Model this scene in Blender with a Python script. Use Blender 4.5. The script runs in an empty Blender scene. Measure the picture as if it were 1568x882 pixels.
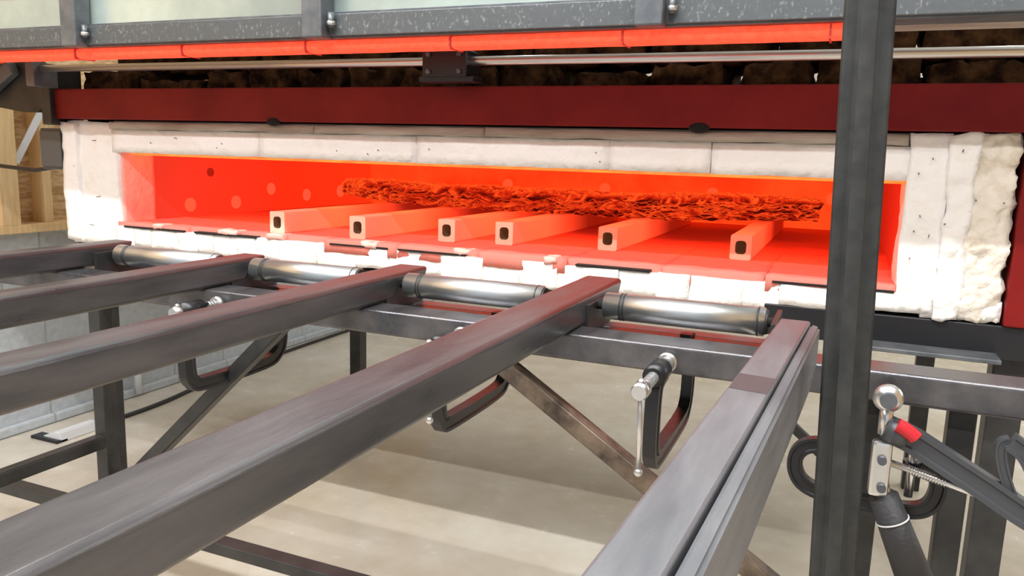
import bpy, bmesh, math, random
import numpy as np
from mathutils import Vector, Matrix, noise
random.seed(4)
S=bpy.context.scene
COL=S.collection
try:
    S.view_settings.view_transform='Standard'; S.view_settings.look='None'
except Exception: pass

# ---------------------------------------------------------------- materials
def mat(name,col=(.5,.5,.5),rough=.6,metal=0.,col2=None,scale=8.,bump=0.,bscale=40.,emit=None,es=1.,emit2=None,stretch=(1,1,1),coat=0.,rr=None,ramp=(.35,.65),detail=6,spec=.5):
    m=bpy.data.materials.new(name); m.use_nodes=True
    nt=m.node_tree; N=nt.nodes; Lk=nt.links
    b=N['Principled BSDF']
    b.inputs['Base Color'].default_value=(*col,1); b.inputs['Roughness'].default_value=rough; b.inputs['Metallic'].default_value=metal
    b.inputs['Specular IOR Level'].default_value=spec
    if coat: b.inputs['Coat Weight'].default_value=coat
    tc=N.new('ShaderNodeTexCoord'); mp=N.new('ShaderNodeMapping'); mp.inputs['Scale'].default_value=stretch
    Lk.new(tc.outputs['Object'],mp.inputs['Vector'])
    nz=N.new('ShaderNodeTexNoise'); nz.inputs['Scale'].default_value=scale; nz.inputs['Detail'].default_value=detail; nz.inputs['Roughness'].default_value=.6
    Lk.new(mp.outputs[0],nz.inputs['Vector'])
    if col2:
        r=N.new('ShaderNodeValToRGB'); r.color_ramp.elements[0].color=(*col,1); r.color_ramp.elements[1].color=(*col2,1)
        r.color_ramp.elements[0].position=ramp[0]; r.color_ramp.elements[1].position=ramp[1]
        Lk.new(nz.outputs['Fac'],r.inputs[0]); Lk.new(r.outputs[0],b.inputs['Base Color'])
    if rr:
        mr=N.new('ShaderNodeMapRange'); mr.inputs['From Min'].default_value=.3; mr.inputs['From Max'].default_value=.7
        mr.inputs['To Min'].default_value=rr[0]; mr.inputs['To Max'].default_value=rr[1]
        Lk.new(nz.outputs['Fac'],mr.inputs[0]); Lk.new(mr.outputs[0],b.inputs['Roughness'])
    if bump:
        n2=N.new('ShaderNodeTexNoise'); n2.inputs['Scale'].default_value=bscale; n2.inputs['Detail'].default_value=8
        Lk.new(mp.outputs[0],n2.inputs['Vector'])
        bp=N.new('ShaderNodeBump'); bp.inputs['Strength'].default_value=bump; bp.inputs['Distance'].default_value=.01
        Lk.new(n2.outputs['Fac'],bp.inputs['Height']); Lk.new(bp.outputs[0],b.inputs['Normal'])
    if emit:
        b.inputs['Emission Strength'].default_value=es
        b.inputs['Emission Color'].default_value=(*emit,1)
        if emit2:
            r=N.new('ShaderNodeValToRGB'); r.color_ramp.elements[0].color=(*emit,1); r.color_ramp.elements[1].color=(*emit2,1)
            r.color_ramp.elements[0].position=ramp[0]; r.color_ramp.elements[1].position=ramp[1]
            Lk.new(nz.outputs['Fac'],r.inputs[0]); Lk.new(r.outputs[0],b.inputs['Emission Color'])
    return m

def hot(name,base,stops,var=.15,scale=6.,bump=0):
    """ceramic whose glow, with any painted shade, varies with depth into the furnace (object Y, metres): stops=[(y,colour)...]"""
    m=bpy.data.materials.new(name); m.use_nodes=True
    nt=m.node_tree;N=nt.nodes;Lk=nt.links;b=N['Principled BSDF']
    b.inputs['Base Color'].default_value=(*base,1); b.inputs['Roughness'].default_value=.9; b.inputs['Specular IOR Level'].default_value=.1
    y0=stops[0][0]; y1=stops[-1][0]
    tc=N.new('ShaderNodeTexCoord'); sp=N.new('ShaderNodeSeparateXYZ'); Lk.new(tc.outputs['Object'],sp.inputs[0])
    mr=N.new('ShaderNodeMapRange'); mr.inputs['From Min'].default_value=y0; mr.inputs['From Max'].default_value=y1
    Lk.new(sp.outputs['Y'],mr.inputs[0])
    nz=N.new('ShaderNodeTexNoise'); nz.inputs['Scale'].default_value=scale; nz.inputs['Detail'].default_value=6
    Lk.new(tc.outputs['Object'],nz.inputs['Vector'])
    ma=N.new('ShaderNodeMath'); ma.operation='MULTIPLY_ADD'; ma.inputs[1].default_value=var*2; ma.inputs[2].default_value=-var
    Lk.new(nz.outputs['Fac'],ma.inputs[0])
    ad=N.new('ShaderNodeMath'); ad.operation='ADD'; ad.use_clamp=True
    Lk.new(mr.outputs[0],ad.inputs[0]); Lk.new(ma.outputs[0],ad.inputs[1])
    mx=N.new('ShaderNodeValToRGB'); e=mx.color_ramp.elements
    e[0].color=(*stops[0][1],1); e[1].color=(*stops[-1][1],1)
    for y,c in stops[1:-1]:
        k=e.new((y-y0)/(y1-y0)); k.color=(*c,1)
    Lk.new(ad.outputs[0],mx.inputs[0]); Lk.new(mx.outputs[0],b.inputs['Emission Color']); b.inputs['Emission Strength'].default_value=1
    if bump:
        n2=N.new('ShaderNodeTexNoise'); n2.inputs['Scale'].default_value=30; n2.inputs['Detail'].default_value=8
        Lk.new(tc.outputs['Object'],n2.inputs['Vector'])
        bp=N.new('ShaderNodeBump'); bp.inputs['Strength'].default_value=bump; bp.inputs['Distance'].default_value=.01
        Lk.new(n2.outputs['Fac'],bp.inputs['Height']); Lk.new(bp.outputs[0],b.inputs['Normal'])
    return m

M={}
M['steel']=mat('mill_scale_steel',(.078,.078,.084),.32,.6,col2=(.155,.146,.148),scale=3,stretch=(6,1,6),bump=.06,bscale=60,rr=(.25,.42))
M['steel_light']=mat('pale_mill_steel',(.14,.145,.158),.38,.45,col2=(.22,.223,.235),scale=4,stretch=(6,1,6),bump=.05,bscale=60,rr=(.32,.46))
M['scalepatch']=mat('brown_scale_patch',(.10,.08,.085),.4,.4)
M['dark']=mat('dark_painted_steel',(.026,.027,.028),.42,.3,col2=(.05,.049,.047),scale=14,bump=.05)
M['post']=mat('black_pipe_finish',(.034,.036,.036),.5,.3,col2=(.055,.057,.055),scale=40,bump=.04)
M['rust']=mat('worn_brown_steel',(.06,.045,.036),.5,.4,col2=(.24,.18,.13),scale=18,bump=.1)
M['doorsteel']=mat('grey_channel_steel',(.11,.122,.135),.45,.5,col2=(.17,.185,.195),scale=14,bump=.08,ramp=(.4,.65))
M['doorangle']=mat('weathered_angle_steel',(.10,.11,.115),.5,.4,col2=(.24,.26,.255),scale=150,bump=.15,ramp=(.57,.7),detail=4,stretch=(1,1,.6))
M['panel']=mat('aluminium_panel',(.30,.37,.36),.28,.45,col2=(.52,.62,.57),scale=2.2,bump=.15,bscale=4)
M['chrome']=mat('zinc_roller_steel',(.60,.64,.65),.34,.95,col2=(.74,.77,.78),scale=4,stretch=(1,8,8),rr=(.28,.40))
M['bright']=mat('bright_steel',(.70,.70,.70),.28,.95)
M['red']=mat('dark_red_primer',(.17,.006,.006),.5,.0,col2=(.23,.012,.010),scale=5,bump=.05,spec=.2)
M['fibre']=mat('ceramic_fibre',(.93,.91,.88),.95,0,col2=(.80,.72,.6),scale=7,bump=.8,bscale=28,ramp=(.58,.85),spec=.1)
M['fibre_old']=mat('aged_ceramic_fibre',(.86,.80,.70),.95,0,col2=(.5,.38,.24),scale=11,bump=1.,bscale=24,ramp=(.5,.76),spec=.1)
M['plank']=mat('grey_fibre_board',(.36,.29,.24),.9,0,col2=(.58,.52,.46),scale=9,stretch=(.4,1,3),bump=.3,spec=.1)
M['crack']=mat('charred_gap',(.012,.01,.009),.95)
M['wool']=mat('mineral_wool',(.018,.008,.004),.95,0,col2=(.12,.06,.025),scale=22,bump=1.,bscale=40,spec=.1,ramp=(.4,.7))
M['hwall']=hot('glowing_wall_lining',(.26,.045,.035),[(.1,(.55,.034,.016)),(.9,(.88,.027,.005)),(1.6,(.96,.033,.005))],.12)
M['hfloor']=hot('glowing_hearth',(.50,.19,.15),[(-.02,(.22,.038,.025)),(.25,(.50,.030,.014)),(.48,(.76,.020,.006)),(.62,(.55,.010,.003)),(.78,(.10,.002,.001)),(1.6,(.03,.001,.0))],.07,9,.3)  # rear stops fade to dark: shade beneath the mesh painted into the emission
M['hwallr']=hot('glowing_right_lining',(.25,.05,.04),[(.0,(.4,.018,.01)),(.3,(.5,.014,.005)),(1.6,(.3,.006,.002))],.1)
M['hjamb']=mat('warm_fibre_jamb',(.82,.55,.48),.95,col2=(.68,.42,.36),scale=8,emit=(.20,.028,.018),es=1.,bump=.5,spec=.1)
M['hback']=mat('glowing_back_wall',(.3,.06,.05),.9,emit=(.96,.035,.004),emit2=(1.,.07,.01),es=1.0,scale=4,spec=.1)
M['port']=mat('burner_port_glow',(.3,.12,.08),.9,emit=(.98,.09,.04),es=1.,spec=.1)
M['portrear']=mat('rear_port_glow',(.3,.1,.06),.9,emit=(1.,.09,.025),es=1.,spec=.1)
M['portdark']=mat('thermocouple_port',(.1,.02,.01),.9,emit=(.3,.01,.004),es=1.,spec=.1)
M['beam']=hot('glowing_kiln_beam',(.70,.42,.32),[(0.,(.30,.06,.034)),(.3,(.82,.10,.036)),(.5,(.78,.045,.012)),(.75,(.08,.003,.001)),(1.2,(.03,.001,0))],.04)  # deep stops darken the beam, painting in the shadow under the mesh
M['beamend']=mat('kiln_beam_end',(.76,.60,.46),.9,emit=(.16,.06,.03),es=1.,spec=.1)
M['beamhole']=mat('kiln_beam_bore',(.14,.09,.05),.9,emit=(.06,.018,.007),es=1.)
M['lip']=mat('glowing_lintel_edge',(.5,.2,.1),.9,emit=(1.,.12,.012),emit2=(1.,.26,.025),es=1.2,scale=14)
M['strip']=mat('door_seal_reflected_glow',(.5,.1,.05),.8,emit=(1.,.06,.024),emit2=(1.,.10,.05),es=1.0,scale=60,spec=.1)  # emission stands in for furnace glow reflected on the door's bottom edge
M['stripline']=mat('door_seal_tie',(.35,.03,.02),.7,emit=(.4,.015,.01),es=.7)  # tie carries a dimmer share of the painted reflected glow
M['osb']=mat('osb_board',(.5,.3,.13),.8,0,col2=(.76,.56,.32),scale=30,stretch=(1,.5,2),bump=.2,ramp=(.4,.6))
M['pine']=mat('pine_stud',(.74,.50,.24),.7,0,col2=(.84,.62,.35),scale=12,stretch=(6,6,.6),bump=.05)
M['white']=mat('white_plastic',(.75,.76,.78),.5)
M['black']=mat('black_enamel',(.014,.014,.016),.35,.1)
M['grip']=mat('black_rubber',(.03,.03,.032),.55,bump=.2,bscale=200)
M['clampgrey']=mat('grey_cast_clamp',(.08,.085,.095),.42,.4,bump=.08)
M['redplastic']=mat('red_button_plastic',(.6,.02,.03),.3)
M['box']=mat('grey_junction_box',(.11,.115,.12),.45,.2)
M['lightpanel']=mat('lamp_diffuser',(.9,.9,.9),.5,emit=(.95,.98,1.),es=4.)

def crumple_mat():
    m=bpy.data.materials.new('glowing_crumpled_mesh'); m.use_nodes=True
    nt=m.node_tree;N=nt.nodes;Lk=nt.links;b=N['Principled BSDF']
    b.inputs['Base Color'].default_value=(.04,.006,.003,1); b.inputs['Roughness'].default_value=.9; b.inputs['Specular IOR Level'].default_value=.03
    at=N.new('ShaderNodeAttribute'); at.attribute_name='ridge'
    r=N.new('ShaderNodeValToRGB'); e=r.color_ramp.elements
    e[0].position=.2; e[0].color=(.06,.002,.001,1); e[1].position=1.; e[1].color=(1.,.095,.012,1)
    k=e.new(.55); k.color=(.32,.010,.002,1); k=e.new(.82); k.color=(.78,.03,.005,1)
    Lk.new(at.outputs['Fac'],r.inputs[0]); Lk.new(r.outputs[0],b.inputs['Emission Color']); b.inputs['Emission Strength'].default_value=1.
    return m
M['crumple']=crumple_mat()
M['strand']=mat('glowing_wire',(.1,.015,.006),.8,emit=(.35,.009,.002),emit2=(.98,.085,.012),es=1.,scale=14,spec=.05,ramp=(.4,.66))

def brickmat(name,c1,c2,mortar,w,h,axis):
    m=bpy.data.materials.new(name); m.use_nodes=True
    nt=m.node_tree;N=nt.nodes;Lk=nt.links;b=N['Principled BSDF'];b.inputs['Roughness'].default_value=.85
    tc=N.new('ShaderNodeTexCoord'); sp=N.new('ShaderNodeSeparateXYZ'); cb=N.new('ShaderNodeCombineXYZ')
    Lk.new(tc.outputs['Object'],sp.inputs[0]); Lk.new(sp.outputs[axis],cb.inputs[0]); Lk.new(sp.outputs['Z'],cb.inputs[1])
    br=N.new('ShaderNodeTexBrick'); br.inputs['Scale'].default_value=1; br.inputs['Brick Width'].default_value=w; br.inputs['Row Height'].default_value=h
    br.inputs['Mortar Size'].default_value=.006; br.inputs['Color1'].default_value=(*c1,1); br.inputs['Color2'].default_value=(*c2,1); br.inputs['Mortar'].default_value=(*mortar,1)
    Lk.new(cb.outputs[0],br.inputs['Vector']); 
    nz=N.new('ShaderNodeTexNoise'); nz.inputs['Scale'].default_value=30; Lk.new(tc.outputs['Object'],nz.inputs['Vector'])
    mx=N.new('ShaderNodeMixRGB'); mx.blend_type='MULTIPLY'; mx.inputs[0].default_value=.35
    Lk.new(br.outputs['Color'],mx.inputs[1]); Lk.new(nz.outputs['Fac'],mx.inputs[2]); Lk.new(mx.outputs[0],b.inputs['Base Color'])
    bp=N.new('ShaderNodeBump'); bp.inputs['Strength'].default_value=.4; bp.inputs['Distance'].default_value=.01
    mt=N.new('ShaderNodeMath'); mt.operation='SUBTRACT'; Lk.new(nz.outputs['Fac'],mt.inputs[0]); Lk.new(br.outputs['Fac'],mt.inputs[1])
    Lk.new(mt.outputs[0],bp.inputs['Height']); Lk.new(bp.outputs[0],b.inputs['Normal'])
    return m
M['block']=brickmat('concrete_block',(.58,.62,.65),(.52,.56,.59),(.42,.44,.45),.4,.2,'Y')

def floormat():
    m=bpy.data.materials.new('sealed_concrete'); m.use_nodes=True
    nt=m.node_tree;N=nt.nodes;Lk=nt.links;b=N['Principled BSDF']
    tc=N.new('ShaderNodeTexCoord')
    a=N.new('ShaderNodeTexNoise'); a.inputs['Scale'].default_value=1.4; a.inputs['Detail'].default_value=8; a.inputs['Roughness'].default_value=.65
    c=N.new('ShaderNodeTexNoise'); c.inputs['Scale'].default_value=7; c.inputs['Detail'].default_value=9
    Lk.new(tc.outputs['Object'],a.inputs['Vector']); Lk.new(tc.outputs['Object'],c.inputs['Vector'])
    r=N.new('ShaderNodeValToRGB'); e=r.color_ramp.elements; e[0].position=.32; e[0].color=(.50,.43,.32,1); e[1].position=.66; e[1].color=(.68,.64,.55,1)
    Lk.new(a.outputs['Fac'],r.inputs[0])
    mx=N.new('ShaderNodeMixRGB'); mx.blend_type='OVERLAY'; mx.inputs[0].default_value=.18
    Lk.new(r.outputs[0],mx.inputs[1]); Lk.new(c.outputs['Fac'],mx.inputs[2]); Lk.new(mx.outputs[0],b.inputs['Base Color'])
    mr=N.new('ShaderNodeMapRange'); mr.inputs['To Min'].default_value=.12; mr.inputs['To Max'].default_value=.36; Lk.new(c.outputs['Fac'],mr.inputs[0]); Lk.new(mr.outputs[0],b.inputs['Roughness'])
    return m
M['floor']=floormat()

# ---------------------------------------------------------------- helpers
def group(name,loc=(0,0,0)):
    e=bpy.data.objects.new(name,None); e.location=loc; e.empty_display_size=.1; COL.objects.link(e); return e
def fin(bm,name,m,parent=None,smooth=False):
    me=bpy.data.meshes.new(name); bmesh.ops.recalc_face_normals(bm,faces=bm.faces); bm.to_mesh(me); bm.free()
    for mm in (m if isinstance(m,(list,tuple)) else [m]): me.materials.append(mm)
    if smooth:
        for p in me.polygons: p.use_smooth=True
    ob=bpy.data.objects.new(name,me); COL.objects.link(ob)
    if parent: ob.parent=parent
    return ob
def box(name,x0,x1,y0,y1,z0,z1,m,parent=None,bev=.0,seg=2):
    bm=bmesh.new(); bmesh.ops.create_cube(bm,size=1)
    for v in bm.verts: v.co=Vector(((x0+x1)/2+v.co.x*(x1-x0),(y0+y1)/2+v.co.y*(y1-y0),(z0+z1)/2+v.co.z*(z1-z0)))
    if bev: bmesh.ops.bevel(bm,geom=bm.edges[:],offset=bev,segments=seg,affect='EDGES',profile=.5)
    return fin(bm,name,m,parent)
def rough(name,x0,x1,y0,y1,z0,z1,m,parent=None,amp=.006,fr=14,res=.02,seed=0):
    """lumpy fibre block: subdivided box pushed about by noise"""
    bm=bmesh.new()
    nx,ny,nz=[max(2,int((b-a)/res)) for a,b in((x0,x1),(y0,y1),(z0,z1))]
    nx=min(nx,160)
    vs={}
    def V(i,j,k):
        if (i,j,k) not in vs:
            vs[i,j,k]=bm.verts.new((x0+(x1-x0)*i/nx,y0+(y1-y0)*j/ny,z0+(z1-z0)*k/nz))
        return vs[i,j,k]
    for i in range(nx):
        for j in range(ny):
            bm.faces.new((V(i,j,0),V(i,j+1,0),V(i+1,j+1,0),V(i+1,j,0))); bm.faces.new((V(i,j,nz),V(i+1,j,nz),V(i+1,j+1,nz),V(i,j+1,nz)))
    for i in range(nx):
        for k in range(nz):
            bm.faces.new((V(i,0,k),V(i+1,0,k),V(i+1,0,k+1),V(i,0,k+1))); bm.faces.new((V(i,ny,k),V(i,ny,k+1),V(i+1,ny,k+1),V(i+1,ny,k)))
    for j in range(ny):
        for k in range(nz):
            bm.faces.new((V(0,j,k),V(0,j,k+1),V(0,j+1,k+1),V(0,j+1,k))); bm.faces.new((V(nx,j,k),V(nx,j+1,k),V(nx,j+1,k+1),V(nx,j,k+1)))
    for v in bm.verts:
        p=v.co*fr+Vector((seed*7.3,seed*3.1,0)); n=noise.noise_vector(p)+.5*noise.noise_vector(p*2.7)
        v.co+=n*amp
    return fin(bm,name,m,parent,True)
def rod(name,p0,p1,r,m,parent=None,seg=24,r2=None,caps=True,bev=0):
    p0=Vector(p0);p1=Vector(p1);d=p1-p0
    bm=bmesh.new(); bmesh.ops.create_cone(bm,cap_ends=caps,segments=seg,radius1=r,radius2=r if r2 is None else r2,depth=d.length)
    if bev: bmesh.ops.bevel(bm,geom=[e for e in bm.edges if len(e.link_faces)==2 and max(len(f.verts) for f in e.link_faces)>4],offset=bev,segments=2,affect='EDGES')
    q=d.to_track_quat('Z','Y').to_matrix().to_4x4(); bmesh.ops.transform(bm,matrix=Matrix.Translation((p0+p1)/2)@q,verts=bm.verts)
    ob=fin(bm,name,m,parent)
    for p in ob.data.polygons: p.use_smooth=len(p.vertices)<=4
    return ob
def ball(name,c,r,m,parent=None,sc=(1,1,1)):
    bm=bmesh.new(); bmesh.ops.create_uvsphere(bm,u_segments=20,v_segments=12,radius=r)
    for v in bm.verts: v.co=Vector((v.co.x*sc[0],v.co.y*sc[1],v.co.z*sc[2]))+Vector(c)
    return fin(bm,name,m,parent,True)
def beam(name,p0,p1,w,h,m,parent=None,bev=.004,up=(0,0,1),seg=3,smooth=False):
    p0=Vector(p0);p1=Vector(p1);d=(p1-p0);L=d.length;d.normalize();s=d.cross(Vector(up)).normalized();u=s.cross(d)
    bm=bmesh.new();bmesh.ops.create_cube(bm,size=1)
    for v in bm.verts: v.co=Vector((v.co.x*w,v.co.y*L,v.co.z*h))
    if bev: bmesh.ops.bevel(bm,geom=[e for e in bm.edges if abs((e.verts[0].co-e.verts[1].co).y)>L*.5],offset=bev,segments=seg,affect='EDGES')
    Mx=Matrix(((s.x,d.x,u.x,0),(s.y,d.y,u.y,0),(s.z,d.z,u.z,0),(0,0,0,1))); Mx.translation=(p0+p1)/2
    bmesh.ops.transform(bm,matrix=Mx,verts=bm.verts)
    o=fin(bm,name,m,parent,smooth)
    if smooth: o.modifiers.new('wn','WEIGHTED_NORMAL')
    return o
def curve(name,pts,r,m,parent=None,radii=None,smooth=False):
    cu=bpy.data.curves.new(name,'CURVE');cu.dimensions='3D';cu.bevel_depth=r;cu.bevel_resolution=4;cu.use_fill_caps=True
    sp=cu.splines.new('NURBS' if smooth else 'POLY');sp.points.add(len(pts)-1)
    for i,p in enumerate(pts):
        sp.points[i].co=(*p,1)
        if radii: sp.points[i].radius=radii[i]
    if smooth: sp.use_endpoint_u=True; sp.order_u=3
    cu.materials.append(m); ob=bpy.data.objects.new(name,cu);COL.objects.link(ob)
    if parent: ob.parent=parent
    return ob
def plate(name,pts,y0,y1,m,parent=None,bev=0,axis='y'):
    bm=bmesh.new()
    f=lambda p,t:(p[0],t,p[1]) if axis=='y' else ((p[0],p[1],t) if axis=='z' else (t,p[0],p[1]))
    a=[bm.verts.new(f(p,y0)) for p in pts]; b=[bm.verts.new(f(p,y1)) for p in pts]
    bm.faces.new(a);bm.faces.new(b[::-1]);n=len(pts)
    for i in range(n): bm.faces.new((a[i],b[i],b[(i+1)%n],a[(i+1)%n]))
    if bev: bmesh.ops.bevel(bm,geom=bm.edges[:],offset=bev,segments=2,affect='EDGES')
    return fin(bm,name,m,parent)
def ribbon_frame(name,path,w,t,m,parent,plane='yz',at=0.):
    """forged frame: flat-sided I-like section (w in-plane, t across) swept along an in-plane path"""
    P=[Vector(p) for p in path]
    Q=[]
    for i in range(len(P)-1):
        p0=P[max(i-1,0)];p1=P[i];p2=P[i+1];p3=P[min(i+2,len(P)-1)]
        for k in range(6):
            s=k/6; Q.append(.5*((2*p1)+(p2-p0)*s+(2*p0-5*p1+4*p2-p3)*s*s+(3*p1-p0-3*p2+p3)*s**3))
    Q.append(P[-1])
    prof=[(-w/2,t/2),(-w/2+w*.2,t/2),(-w/2+w*.27,t*.36),(w/2-w*.27,t*.36),(w/2-w*.2,t/2),(w/2,t/2),(w/2,-t/2),(w/2-w*.2,-t/2),(w/2-w*.27,-t*.36),(-w/2+w*.27,-t*.36),(-w/2+w*.2,-t/2),(-w/2,-t/2)]
    bm=bmesh.new();R=[]
    for i,p in enumerate(Q):
        d=(Q[min(i+1,len(Q)-1)]-Q[max(i-1,0)]).normalized(); n=Vector((-d.y,d.x)); ring=[]
        for a,b in prof:
            c=p+n*a
            ring.append(bm.verts.new((at+b,c.x,c.y) if plane=='yz' else (c.x,at+b,c.y)))
        R.append(ring)
    k=len(prof)
    for i in range(len(R)-1):
        for j in range(k): bm.faces.new((R[i][j],R[i+1][j],R[i+1][(j+1)%k],R[i][(j+1)%k]))
    bm.faces.new(R[0]);bm.faces.new(R[-1])
    return fin(bm,name,m,parent)

# ---------------------------------------------------------------- room
box('floor',-3.6,3.4,-5,5,-.1,0,M['floor'])
wl=group('wall_left')
box('block_base',-3.8,-3.6,-5,5,0,.97,M['block'],wl)
box('sill_plate',-3.8,-3.56,-5,5,.97,1.01,M['pine'],wl,.003)
box('osb_sheathing',-3.8,-3.69,-5,5,1.01,3.6,M['osb'],wl)
for i in range(16):
    y=-4.9+.61*i+.05
    box('stud_%d'%i,-3.69,-3.6,y,y+.045,1.01,3.6,M['pine'],wl,.002)
box('stud_doubled',-3.69,-3.56,.40,.49,1.01,3.6,M['pine'],wl,.002)
box('floor_cove',-3.6,-3.57,-5,5,0,.05,M['block'],wl,.01)
rod('wall_pipe',(-3.56,1.1,.02),(-3.56,1.1,.24),.018,M['white'],wl,16); rod('wall_pipe_elbow',(-3.56,1.1,.23),(-3.62,1.1,.23),.02,M['white'],wl,16)
beam('strap_brace',(-3.585,.5,1.30),(-3.585,.68,1.60),.035,.004,M['white'],wl,0,up=(1,0,0))
beam('strap_tie',(-3.58,.44,.98),(-3.58,.44,1.16),.03,.003,M['doorsteel'],wl,0,up=(1,0,0))
box('wall_back',-3.6,3.4,5,5.15,0,3.6,mat('painted_wall',(.62,.58,.5),.9,col2=(.7,.66,.58),scale=2))
box('wall_right',3.4,3.55,-5,5,0,3.6,M['osb'])
box('ceiling',-3.8,3.55,-5,5.15,3.6,3.7,mat('ceiling_white',(.78,.79,.79),.9,col2=(.83,.83,.82)))
wn=group('highlight_panel_1'); box('highlight_panel_face',3.385,3.395,.6,4.2,1.3,3.3,mat('highlight_panel_glow',(.8,.85,.9),.3,emit=(.88,.95,1.),es=3.2),wn)  # added emitter, out of view, puts highlights on the bar edges
for k,yy in enumerate((.55,1.78,3.0,4.2)): box('highlight_panel_mullion_%d'%k,3.35,3.40,yy,yy+.05,1.25,3.35,M['white'],wn,.004)
for k,zz in enumerate((1.25,3.3)): box('highlight_panel_frame_%d'%k,3.35,3.40,.55,4.25,zz,zz+.05,M['white'],wn,.004)

# ---------------------------------------------------------------- furnace
F=group('heat_treat_furnace')
rough('fibre_jamb_left',-2.58,-2.34,0,.14,1.045,1.475,M['fibre'],F,.006,10)
rough('fibre_face_left_outer',-2.60,-2.52,-.012,.1,1.05,1.47,M['fibre'],F,.008,16,seed=2)
rough('jamb_left_warm',-2.352,-2.335,.012,.15,1.11,1.375,M['hjamb'],F,.002,30,.012)
rough('fibre_jamb_right_inner',.125,.205,-.012,.14,1.075,1.478,M['fibre'],F,.006,12,.012,seed=3)
rough('fibre_jamb_right_middle',.203,.258,-.02,.14,1.065,1.478,M['fibre'],F,.008,18,.01,seed=4)
rough('fibre_jamb_right_outer',.252,.335,-.015,.14,1.07,1.478,M['fibre_old'],F,.013,26,.008,seed=5)
xs=[-2.36,-1.715,-1.15,-.575,-.315,.13]
for i in range(5):
    rough('lintel_block_%d'%i,xs[i]+.001,xs[i+1]-.001,-.004,.14,1.372,1.449,M['fibre'],F,.0025,9,.025,seed=i+9)
px=[-2.36,-1.5,-.93,-.02,.12]
for i in range(4):
    rough('lintel_board_%d'%i,px[i]+.002,px[i+1]-.002,-.014,.1,1.450,1.474,M['plank'],F,.0025,12,.015,seed=i+20)
box('lintel_core',-2.36,.13,.01,.14,1.38,1.478,M['plank'],F)
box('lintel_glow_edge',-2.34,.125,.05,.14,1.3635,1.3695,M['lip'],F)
random.seed(12)
for k in range(26):
    if k<12: xx=random.uniform(-2.2,.1); zz=random.uniform(1.385,1.43); yy=-.008
    elif k<22: xx=random.uniform(.14,.32); zz=random.uniform(1.10,1.45); yy=-.03
    else: xx=random.uniform(-2.55,-2.4); zz=random.uniform(1.1,1.44); yy=-.015
    curve('anchor_pin_%d'%k,[(xx,yy+.02,zz),(xx+random.uniform(-.004,.004),yy,zz+random.uniform(-.004,.008))],.0014,M['rust'],F)
random.seed(8)
x=-2.36;i=0
while x<.33:
    w=random.uniform(.07,.15); x2=min(x+w,.34)
    if .34-x2<.05:x2=.34
    zt=1.114+random.uniform(-.002,.002); zb=(1.048 if x<-.15 else 1.066)+random.uniform(-.006,.004)
    rough('sill_block_%d'%i,x+.0006,x2-.0006,random.uniform(-.010,-.005),.12,zb,zt,M['fibre'],F,.0038,13,.014,seed=i+30)
    x=x2;i+=1
x=-2.35;i=0
while x<.13:
    w=random.uniform(.20,.34); x2=min(x+w,.13)
    if .13-x2<.08:x2=.13
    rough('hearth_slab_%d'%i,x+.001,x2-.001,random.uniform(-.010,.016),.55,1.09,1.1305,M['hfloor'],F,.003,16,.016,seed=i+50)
    if i in(0,1,3,4,6,8,9): box('hearth_gap_%d'%i,x+random.uniform(.0,.04),x2-random.uniform(.0,.06),-.013,.05,1.114,1.1195,M['crack'],F,.002)
    x=x2;i+=1
random.seed(31)
for k in range(7):
    xx=random.uniform(-2.2,.0); rough('lining_fragment_%d'%k,xx,xx+random.uniform(.03,.07),-.012,.04,1.116,1.133,M['hjamb'],F,.006,30,.008,seed=k+90)
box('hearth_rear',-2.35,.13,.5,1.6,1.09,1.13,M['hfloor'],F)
box('chamber_wall_left',-2.40,-2.35,.15,1.65,1.09,1.40,M['hwall'],F)
box('chamber_wall_right',.13,.18,.13,1.65,1.09,1.40,M['hwallr'],F)
box('chamber_wall_back',-2.40,.18,1.6,1.65,1.09,1.40,M['hback'],F)
box('chamber_roof',-2.40,.18,.13,1.65,1.38,1.42,M['hback'],F)
for k,(y,z,r) in enumerate([(.33,1.175,.027),(.58,1.175,.027),(.80,1.225,.026),(1.05,1.19,.028),(1.32,1.2,.03)]):
    rod('burner_port_%d'%k,(-2.352,y,z),(-2.346,y,z),r,M['port'],F)
rod('thermocouple_port',(-2.352,.44,1.30),(-2.345,.44,1.30),.017,M['portdark'],F)
for k in range(4):
    rod('rear_port_%d'%k,(-1.55+.5*k,1.602,1.262),(-1.55+.5*k,1.594,1.262),.026,M['portrear'],F)
box('shell_left',-2.60,-2.40,.1,1.8,1.0,1.5,M['dark'],F)
box('shell_right',.18,.42,.14,1.8,1.0,1.5,M['dark'],F)
box('shell_back',-2.60,.42,1.65,1.8,1.0,1.5,M['dark'],F)
box('shell_roof',-2.60,.42,.1,1.8,1.42,1.52,M['dark'],F)
box('shell_floor',-2.60,.42,.1,1.8,1.02,1.09,M['dark'],F)
box('red_header_beam',-2.60,.46,-.03,.06,1.482,1.584,M['red'],F,.004)
box('red_side_column',.345,.47,-.022,.1,1.062,1.60,M['red'],F,.004)
box('header_end_plate',-2.64,-2.595,-.05,.08,1.46,1.66,M['dark'],F,.003)
for k,xx in enumerate((-1.64,-.345)):
    ball('scorched_plug_%d'%k,(xx,-.028,1.482),.026,M['crack'],F,(1,.25,.5))
box('base_channel',-.16,.47,-.01,.09,.985,1.062,M['black'],F,.003)
box('base_channel_long',-2.60,-.16,.03,.1,.97,1.04,M['dark'],F,.003)
box('base_ledge_plate',.02,.34,-.09,-.012,.99,1.0,M['doorsteel'],F,.002)
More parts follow.
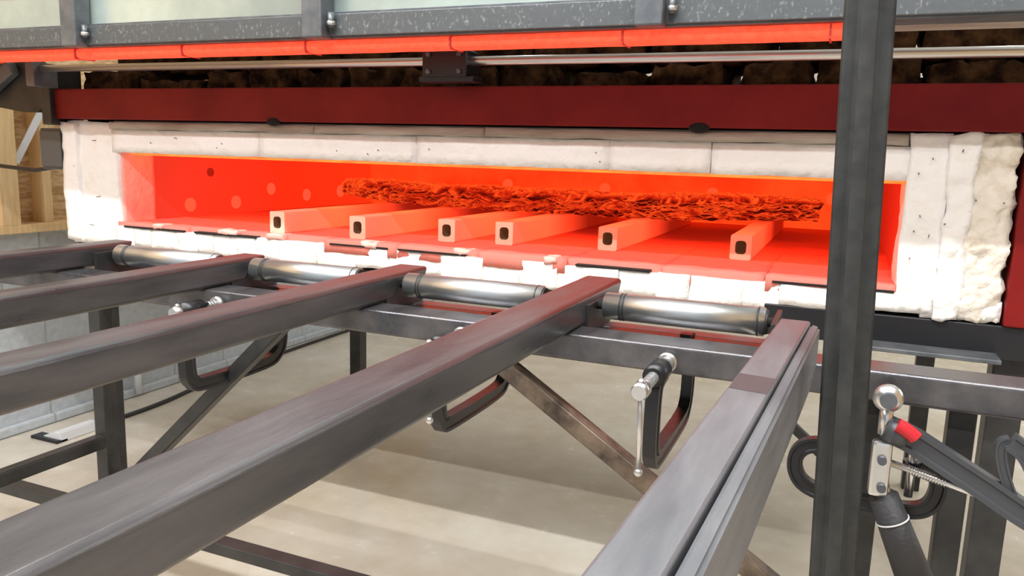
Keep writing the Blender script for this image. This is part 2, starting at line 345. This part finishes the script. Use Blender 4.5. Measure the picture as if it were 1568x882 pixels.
for k,(xx,yy) in enumerate([(.345,.03),(-2.56,.03),(.345,1.7),(-2.56,1.7)]):
    box('leg_%d'%k,xx,xx+.07,yy,yy+.07,0,.985,M['dark'],F,.004)
box('junction_box',-2.78,-2.65,.04,.12,1.30,1.45,M['box'],F,.005)
box('junction_box_lid',-2.77,-2.66,.03,.04,1.31,1.44,M['box'],F,.003)
curve('conduit',[(-2.74,.08,1.31),(-2.9,.1,1.29),(-3.1,.1,1.30)],.008,M['black'],F)
box('box_bracket',-2.66,-2.60,.06,.09,1.36,1.40,M['dark'],F)
random.seed(5)
x=-2.56;i=0
while x<.42:
    w=random.uniform(.14,.32); x2=min(x+w,.45)
    rough('wool_batt_%d'%i,x,x2-random.uniform(.0,.02),.07,.3+random.uniform(0,.1),1.525,random.uniform(1.615,1.66),M['wool'],F,.02,16,.016,seed=i+70)
    x=x2+random.choice([.01,.02,.04,.05]);i+=1
for i in range(9):
    xx=-2.5+.33*i; rough('wool_upper_%d'%i,xx,xx+.31,.16,.36,1.655,1.80,M['wool'],F,.02,14,.02,seed=i+120)
plate('door_arm_bracket',[(-3.35,1.70),(-2.72,1.69),(-2.60,1.63),(-2.60,1.57),(-2.71,1.505),(-2.80,1.505),(-3.35,1.575)],-.01,.03,M['dark'],F,.003)
rod('bracket_pin',(-2.67,-.05,1.655),(-2.67,.05,1.655),.02,M['bright'],F)
beam('bracket_gusset',(-2.98,-.03,1.56),(-2.80,-.03,1.66),.03,.05,M['doorsteel'],F,.002)

def kbeam(x,y,w=.058,h=.070,L=1.2):
    g=group('hollow_kiln_beam',(x,y,1.131))
    bm=bmesh.new()
    def ring(a,b,yy,rad,n=5):
        out=[]
        for cx,cz,s in((a-rad,b-rad,0),(-a+rad,b-rad,1),(-a+rad,-b+rad,2),(a-rad,-b+rad,3)):
            for k in range(n):
                an=math.pi/2*(s+k/(n-1)); out.append(bm.verts.new((cx+rad*math.cos(an)+w/2,yy,cz+rad*math.sin(an)+h/2)))
        return out
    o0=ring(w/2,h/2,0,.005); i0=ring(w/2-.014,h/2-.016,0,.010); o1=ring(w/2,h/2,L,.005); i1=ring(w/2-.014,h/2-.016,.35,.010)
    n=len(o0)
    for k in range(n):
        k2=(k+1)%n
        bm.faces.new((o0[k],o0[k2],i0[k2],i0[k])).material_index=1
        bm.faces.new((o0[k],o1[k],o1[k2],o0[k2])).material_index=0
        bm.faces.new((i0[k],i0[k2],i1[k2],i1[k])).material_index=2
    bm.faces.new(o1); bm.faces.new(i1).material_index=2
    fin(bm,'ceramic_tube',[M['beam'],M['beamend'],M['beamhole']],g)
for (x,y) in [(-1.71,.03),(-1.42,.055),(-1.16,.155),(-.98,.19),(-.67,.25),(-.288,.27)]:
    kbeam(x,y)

# ---------------------------------------------------------------- crumpled glowing mesh
def yfront(x):
    pts=[(-2.25,1.20),(-2.0,.95),(-1.65,.70),(-1.2,.62),(-.55,.64),(-.3,.85),(-.06,1.02)]
    for (a,b),(c,d) in zip(pts,pts[1:]):
        if a<=x<=c: return b+(d-b)*(x-a)/(c-a)
    return pts[0][1] if x<pts[0][0] else pts[-1][1]
def ridge(p):
    v=0;a=1;s=0
    for o in range(4):
        v+=a*(1-abs(noise.noise(p)))**2.4; s+=a; a*=.6; p=p*2.05+Vector((3.7,1.3,9.1))
    return v/s
g=group('crumpled_wire_mesh')
bm=bmesh.new(); NX,NV=760,90; lay=bm.verts.layers.float.new('ridge'); G=[]
for i in range(NX+1):
    x=-2.25+2.17*i/NX; col=[]
    H0=.054+.014*(x+2.25)/2.17
    for j in range(NV+1):
        s=j/NV; yf=yfront(x)
        H=H0+.016*noise.noise(Vector((x*4,2,s*2)))+.012*noise.noise(Vector((x*15,5,1)))
        if s<.45: yy=yf+.02*(s/.45); zz=1.199+H*(s/.45); nrm=Vector((0,-1,0))
        else: t=(s-.45)/.55; yy=yf+.02+(1.34-yf)*t; zz=1.199+H*(1-.25*t*t); nrm=Vector((0,0,1))
        q=Vector((x*11+noise.noise(Vector((x*7,s*6,0)))*2.,yy*13,zz*48+noise.noise(Vector((x*13,3,s*3)))*1.6))
        r=ridge(q)
        yy2=yy+nrm.y*(r-.5)*.09; zz2=zz+(nrm.z*(r-.5)*.05 if s>=.45 else 0)
        if s<.45: zz2+= .012*noise.noise(Vector((x*22,zz*10,7)))
        xx=x+.01*noise.noise(Vector((x*10,yy*20,zz*50)))
        zz2=max(zz2,1.2045+.006*noise.noise(Vector((x*30,0,0))))
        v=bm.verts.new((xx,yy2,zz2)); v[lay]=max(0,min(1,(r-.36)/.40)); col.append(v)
    G.append(col)
for i in range(NX):
    for j in range(NV): bm.faces.new((G[i][j],G[i+1][j],G[i+1][j+1],G[i][j+1]))
fin(bm,'crumpled_sheet',M['crumple'],g,True)
cu=bpy.data.curves.new('loose_wires','CURVE');cu.dimensions='3D';cu.bevel_depth=.0012;cu.bevel_resolution=1
random.seed(3)
for s in range(80):
    xa=random.uniform(-2.2,-.3); Lx=random.uniform(.15,.6); n=int(Lx/.006); q0=random.uniform(0,99); lvl=random.random()
    P=[]
    for k in range(n):
        x=xa+Lx*k/n
        if x>-.08: break
        z=1.209+(.053+.014*(x+2.25)/2.17)*lvl+.013*noise.noise(Vector((x*18,q0,0)))+.010*noise.noise(Vector((x*55,q0,4)))
        y=yfront(x)-.024-.012*noise.noise(Vector((x*20,q0,8)))+(.5*(lvl-.7) if lvl>.7 else 0)
        P.append((x,y,max(z,1.204),1))
    if len(P)<3: continue
    sp=cu.splines.new('POLY'); sp.points.add(len(P)-1)
    for k,p in enumerate(P): sp.points[k].co=p
cu.materials.append(M['strand']); o=bpy.data.objects.new('loose_wires',cu);COL.objects.link(o);o.parent=g

# ---------------------------------------------------------------- raised door
D=group('raised_furnace_door')
box('bottom_angle',-3.2,.9,-.31,-.29,1.682,1.735,M['doorangle'],D,.002)
box('bottom_angle_flange',-3.2,.9,-.30,-.22,1.678,1.684,M['doorsteel'],D,.001)
box('middle_angle',-3.2,.9,-.30,-.285,1.735,1.742,M['doorsteel'],D,.001)
for k,xx in enumerate((-2.96,-2.11,-1.255,-.41,.43)):
    box('stile_%d'%k,xx-.03,xx+.03,-.345,-.29,1.675,2.45,M['doorsteel'],D,.004)
    rod('bolt_%d'%k,(xx+.045,-.325,1.70),(xx+.045,-.325,1.735),.008,M['doorsteel'],D,12)
    rod('bolt_nut_%d'%k,(xx+.045,-.325,1.705),(xx+.045,-.325,1.715),.012,M['bright'],D,6)
box('aluminium_skin',-3.2,.9,-.285,-.275,1.742,2.45,M['panel'],D)
for k in range(3): box('rail_%d'%k,-3.2,.9,-.31,-.285,1.86+.22*k,1.90+.22*k,M['doorangle'],D,.002)
box('door_core',-3.2,.9,-.27,-.13,1.70,2.45,M['fibre'],D)
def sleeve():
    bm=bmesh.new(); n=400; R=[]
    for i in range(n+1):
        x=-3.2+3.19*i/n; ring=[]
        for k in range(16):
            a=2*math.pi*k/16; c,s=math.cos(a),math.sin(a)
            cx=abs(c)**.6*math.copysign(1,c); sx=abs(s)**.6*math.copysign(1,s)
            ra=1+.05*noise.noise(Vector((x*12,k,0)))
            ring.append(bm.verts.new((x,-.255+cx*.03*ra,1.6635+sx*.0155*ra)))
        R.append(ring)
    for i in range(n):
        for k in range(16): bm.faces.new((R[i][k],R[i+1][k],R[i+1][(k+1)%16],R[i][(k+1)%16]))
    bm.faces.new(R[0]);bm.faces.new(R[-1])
    return fin(bm,'seal_painted_glow',M['strip'],D,True)
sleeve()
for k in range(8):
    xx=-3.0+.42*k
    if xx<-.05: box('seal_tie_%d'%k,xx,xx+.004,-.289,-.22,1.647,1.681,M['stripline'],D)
box('seal_backing',-3.2,.9,-.22,-.13,1.68,1.70,M['plank'],D)
Rg=group('linear_guide_shaft')
rod('shaft',(-2.56,-.1,1.645),(1.2,-.1,1.637),.0115,M['bright'],Rg,32)
box('bearing_block',-1.06,-.93,-.135,-.055,1.600,1.668,M['black'],Rg,.004)
box('bearing_flange',-1.075,-.915,-.125,-.065,1.588,1.602,M['black'],Rg,.002)
for k,(dx,dz) in enumerate([(-1.04,1.655),(-.95,1.655),(-1.04,1.612),(-.95,1.612)]): rod('cap_screw_%d'%k,(dx,-.142,dz),(dx,-.13,dz),.006,M['doorsteel'],Rg,12)
box('shaft_support_left',-2.60,-2.56,-.13,-.04,1.585,1.665,M['doorsteel'],Rg,.003)

# ---------------------------------------------------------------- roller table
T=group('roller_table')
RZ=1.108
box('front_rail',-2.3,1.1,-.775,-.70,1.062,RZ,M['steel'],T,.005,3)
box('rear_rail',-2.3,-.08,-.60,-.55,1.045,1.09,M['steel'],T,.005,3)
box('far_support_rail',-2.6,.9,-2.75,-2.68,1.062,RZ,M['steel'],T,.005,3)
for k,(a,b) in enumerate([(-1.60,-1.29),(-1.19,-.915),(-.80,-.505),(-.385,-.105)]):
    y,z,r=-.64,1.137,.0245
    rod('roller_%d'%k,(a,y,z),(b,y,z),r,M['chrome'],T,48,bev=.002)
    rod('roller_shaft_%d'%k,(a-.03,y,z),(b+.02,y,z),.008,M['dark'],T,16)
    for s in (a+.03,a+.036,b-.012):
        rod('roller_band',(s,y,z),(s+.002,y,z),r+.0006,M['dark'],T,48)
    rod('roller_cap_%d'%k,(b,y,z),(b+.004,y,z),r*.85,M['dark'],T,32)
    for s in (a-.022,b+.012): box('roller_bracket',s,s+.008,-.695,-.55,1.09,1.145,M['dark'],T,.001)
    box('roller_tray_%d'%k,a,b,-.695,-.60,1.085,1.09,M['steel'],T)
def leg(n,x,y,z1=1.062,w=.036): box(n,x-w/2,x+w/2,y-w/2,y+w/2,0,z1,M['dark'],T,.003)
leg('leg_left_outer',-2.25,-.74); leg('leg_left',-1.535,-.757); leg('leg_right_inner',.065,-.73,w=.045); leg('leg_right',.185,-.73)
leg('leg_far_left',-1.9,-2.71);leg('leg_far_right',.7,-2.71);leg('leg_right_outer',.95,-.73)
beam('brace_left',(-1.02,-.75,1.055),(-1.53,-.75,.575),.03,.03,M['dark'],T,.003)
beam('brace_right',(-.585,-.75,1.062),(.065,-.75,.655),.032,.032,M['rust'],T,.003)
beam('brace_centre',(-.18,-.6,1.06),(.06,-.6,.86),.016,.016,M['dark'],T,.002)
box('stretcher_front',-2.25,.20,-.815,-.775,.545,.57,M['dark'],T,.003)
beam('stretcher_side',(-1.535,-.73,.72),(-1.535,-2.71,.72),.03,.03,M['dark'],T,.003)

# ---------------------------------------------------------------- steel bars
def bar(x0,x1,ytip,ynear,ztop,h,cut,dx=0.,name='steel_box_tube',m='steel',bev=.009):
    g=group(name)
    bm=bmesh.new(); zb=ztop-h
    P=[(x0,ytip,ztop),(x1,ytip,ztop),(x1,ytip-cut,zb),(x0,ytip-cut,zb),(x0+dx,ynear,ztop),(x1+dx,ynear,ztop),(x1+dx,ynear,zb),(x0+dx,ynear,zb)]
    v=[bm.verts.new(p) for p in P]
    for f in((0,1,2,3),(7,6,5,4),(0,4,5,1),(1,5,6,2),(2,6,7,3),(3,7,4,0)): bm.faces.new([v[k] for k in f])
    le=[e for e in bm.edges if abs(e.verts[0].co.y-e.verts[1].co.y)>.5]
    bmesh.ops.bevel(bm,geom=le,offset=bev,segments=6,affect='EDGES',profile=.5)
    o=fin(bm,'tube_body',M[m],g)
    for p in o.data.polygons: p.use_smooth=True
    o.modifiers.new('wn','WEIGHTED_NORMAL')
    return g
bar(-.485,-.405,-.455,-2.74,1.16,.052,.045)
bar(-.89,-.815,-.53,-2.74,1.16,.052,.045,dx=.02)
bar(-1.275,-1.205,-.585,-2.74,1.16,.052,.045,dx=.06)
bar(-1.71,-1.64,-.565,-2.74,1.16,.052,.045,dx=.06)
b5=bar(-.069,-.029,-.855,-2.74,1.186,.078,.0,dx=-.098,name='paired_steel_tube',m='steel_light',bev=.003)
bm=bmesh.new()
P=[(-.0285,-.86,1.183),(-.016,-.86,1.180),(-.016,-.86,1.108),(-.0285,-.86,1.108)]
a=[bm.verts.new(p) for p in P]; b=[bm.verts.new((p[0]-.094,-2.74,p[2])) for p in P]
bm.faces.new(a);bm.faces.new(b)
for k in range(4): bm.faces.new((a[k],b[k],b[(k+1)%4],a[(k+1)%4]))
bmesh.ops.bevel(bm,geom=[e for e in bm.edges if abs(e.verts[0].co.y-e.verts[1].co.y)>.5],offset=.003,segments=2,affect='EDGES')
fin(bm,'side_flat',M['steel_light'],b5)
plate('scale_patch',[(-.0870,-1.245),(-.0515,-1.25),(-.0485,-1.19),(-.0845,-1.185)],1.1855,1.1864,M['scalepatch'],b5,0,'z')

# ---------------------------------------------------------------- upright post
P=group('steel_post')
beam('post_tube',(.058,-1.03,0),(-.035,-1.03,2.75),.052,.052,M['post'],P,.018,up=(0,1,0),seg=8,smooth=True)
box('post_foot',.0,.12,-1.09,-.97,0,.008,M['dark'],P,.002)

# ---------------------------------------------------------------- clamps
def cclamp(x,yf=-.87,yr=-.585,zc=1.083,zs=.943,screw=-.955,hl=.12):
    g=group('c_clamp')
    path=[(yf+.055,zc-.004),(yf+.015,zc-.012),(yf+.002,zc-.04),(yf+.002,zs+.035),(yf+.012,zs+.008),(yf+.045,zs-.002),(yr-.05,zs-.002),(yr-.005,zs+.012),(yr+.010,zs+.045),(yr+.008,zc-.03),(yr-.012,zc-.002),(yr-.05,zc+.002)]
    ribbon_frame('forged_frame',path,.027,.020,M['black'],g,'yz',x)
    rod('screw_boss',(x,yf-.012,zc),(x,yf+.045,zc),.017,M['black'],g,24,bev=.003)
    rod('screw',(x,screw,zc),(x,-.775,zc),.008,M['bright'],g,20)
    for k in range(12):
        if screw+.02+k*.007<-.78: rod('thread',(x,screw+.02+k*.007,zc),(x,screw+.0225+k*.007,zc),.0092,M['bright'],g,16)
    rod('screw_head',(x,screw-.015,zc),(x,screw+.012,zc),.0125,M['bright'],g,20,bev=.002)
    rod('swivel_pad',(x,-.79,zc),(x,-.776,zc),.016,M['bright'],g,20,bev=.002)
    rod('tee_handle',(x,screw-.002,zc+.01),(x+.003,screw-.002,zc-hl),.0038,M['bright'],g,12)
    ball('tee_knob',(x+.003,screw-.002,zc-hl),.0065,M['bright'],g); ball('tee_knob_top',(x,screw-.002,zc+.012),.006,M['bright'],g)
cclamp(-.238); cclamp(-.605,screw=-.90,hl=.12,zs=.94); cclamp(-1.165,yf=-.87,yr=-.60,screw=-.885,hl=.03,zs=.93)

def q(u,v,y=-.83): # clamp drawing in millimetres from the swivel ball, converted to metres
    return (.08+u*.001,y,1.085-v*.001)
def q2(u,v): return (.08+u*.001,1.085-v*.001)
g=group('c_clamp'); 
ribbon_frame('forged_frame',[q2(*p) for p in [(-70,92),(-98,98),(-112,114),(-112,138),(-98,158),(-66,168),(-5,171),(48,170),(70,158),(78,134),(74,114),(52,104)]],.022,.016,M['black'],g,'xz',-.795)
rod('screw_boss',q(42,96,-.795),q(42,112,-.795),.012,M['black'],g,20); rod('screw',q(42,70,-.795),q(42,150,-.795),.006,M['bright'],g,16)

g=group('locking_clamp'); Y0=-.83
ball('screw_knob',q(0,0),.020,M['bright'],g,(1,.7,1)); rod('knob_washer',q(0,0,-.842),q(0,0,-.80),.012,M['bright'],g,20)
rod('knob_ring',q(0,0,-.848),q(0,0,-.84),.011,M['doorsteel'],g,20)
rod('pivot_neck',q(0,12),q(0,52),.009,M['bright'],g,16)
rod('body_socket',q(0,42),q(30,52),.019,M['clampgrey'],g,20,bev=.003)
ribbon_frame('body_arm',[q2(*p) for p in [(5,44),(34,54),(75,76),(130,106),(168,128),(192,140)]],.034,.022,M['clampgrey'],g,'xz',Y0)
ribbon_frame('body_bow',[q2(*p) for p in [(198,140),(202,120),(186,80),(168,50),(150,36)]],.024,.020,M['clampgrey'],g,'xz',Y0)
ribbon_frame('body_inner_rib',[q2(*p) for p in [(150,36),(140,44),(146,76),(164,120)]],.013,.014,M['clampgrey'],g,'xz',Y0)
curve('release_button',[q(14,32,Y0-.014),(q(28,38,Y0-.014)),q(38,47,Y0-.014)],.010,M['redplastic'],g,None,True)
rod('adjusting_screw',q(10,92),q(170,128),.005,M['bright'],g,14)
for k in range(14): 
    t0=.15+k*.022; a=Vector(q(10,92));b=Vector(q(170,128)); rod('thread',a+(b-a)*t0,a+(b-a)*(t0+.01),.0065,M['bright'],g,12)
box('toggle_link',.066,.092,Y0-.016,Y0+.006,.945,1.025,M['bright'],g,.005)
rod('toggle_pin',(.08,Y0-.022,1.0),(.08,Y0+.01,1.0),.006,M['doorsteel'],g,14); rod('toggle_pin_low',(.083,Y0-.022,.96),(.083,Y0+.01,.96),.006,M['doorsteel'],g,14)
h0=Vector(q(6,138));h1=Vector(q(72,285)); d=(h1-h0)
rod('grip_handle',h0,h1,.020,M['grip'],g,28,r2=.026,bev=.005)
for t0 in (.25,.85): rod('grip_ring',h0+d*t0,h0+d*(t0+.012),.0202+.006*t0+.001,M['white'],g,28)
rod('handle_ferrule',h0-d*.08,h0+d*.02,.013,M['bright'],g,20)
rod('tee_handle',q(206,95),q(190,235),.0038,M['bright'],g,12); ball('tee_knob',q(190,235),.006,M['bright'],g); rod('tee_hub',q(188,134),q(214,140),.009,M['bright'],g,14)

fb=group('floor_stop_bracket'); plate('wedge',[(-3.46,0),(-3.30,0),(-3.30,.05),(-3.34,.05)],.42,.62,M['white'],fb,.004); box('rubber_foot',-3.48,-3.30,.40,.46,0,.015,M['black'],fb,.003)
curve('floor_cable',[(-3.35,.55,.012),(-3.3,.9,.012),(-3.42,1.5,.012),(-3.5,2.3,.012),(-3.5,3.2,.012)],.011,M['black'],None,None,True)

# ---------------------------------------------------------------- lights
def area(name,loc,rot,sx,sy,e,col):
    l=bpy.data.lights.new(name,'AREA');l.shape='RECTANGLE';l.size=sx;l.size_y=sy;l.energy=e;l.color=col
    o=bpy.data.objects.new(name,l);o.location=loc;o.rotation_euler=rot;COL.objects.link(o);return o
for (x,y,e) in [(-2.2,3.0,26),(1.6,3.0,26)]:
    lg=group('ceiling_light'); box('housing',x-.08,x+.08,y-.65,y+.65,3.53,3.59,M['white'],lg,.004); box('diffuser',x-.07,x+.07,y-.63,y+.63,3.515,3.53,M['lightpanel'],lg)
    a=area('lamp',(x,y,3.50),(0,0,0),.2,1.3,e,(.98,.98,1.)); a.parent=lg
for (x,y,e) in [(-2.0,-1.5,72),(.2,-1.5,72),(-2.0,-2.6,60),(.2,-2.6,60)]:
    lg=group('strip_light'); box('housing',x-1.05,x+1.05,y-.04,y+.04,3.53,3.59,M['white'],lg,.004); box('diffuser',x-1.03,x+1.03,y-.03,y+.03,3.515,3.53,M['lightpanel'],lg)
    a=area('lamp',(x,y,3.50),(0,0,0),2.0,.05,e,(.98,.98,1.)); a.parent=lg
w=bpy.data.worlds.new('World'); S.world=w; w.use_nodes=True
w.node_tree.nodes['Background'].inputs[0].default_value=(.92,.95,1.,1); w.node_tree.nodes['Background'].inputs[1].default_value=.66
a=area('furnace_heat_glow',(-1.1,.3,1.34),(math.radians(20),0,0),2.2,.1,4,(1.,.14,.045)); a.parent=F

# ---------------------------------------------------------------- camera
f=1198.
X=np.array([2887,291,-1198.]);X/=np.linalg.norm(X)
Y=np.array([516,-186,1198.]);Y-=X*(X@Y);Y/=np.linalg.norm(Y)
Z=np.cross(X,Y)
cam=bpy.data.cameras.new('camera');cam.lens=36*f/1568.;cam.sensor_width=36;cam.clip_start=.02
co=bpy.data.objects.new('camera',cam);COL.objects.link(co)
mw=Matrix(((X[0],-X[1],-X[2],0),(Y[0],-Y[1],-Y[2],-2.),(Z[0],-Z[1],-Z[2],1.4),(0,0,0,1)))
co.matrix_world=mw; S.camera=co
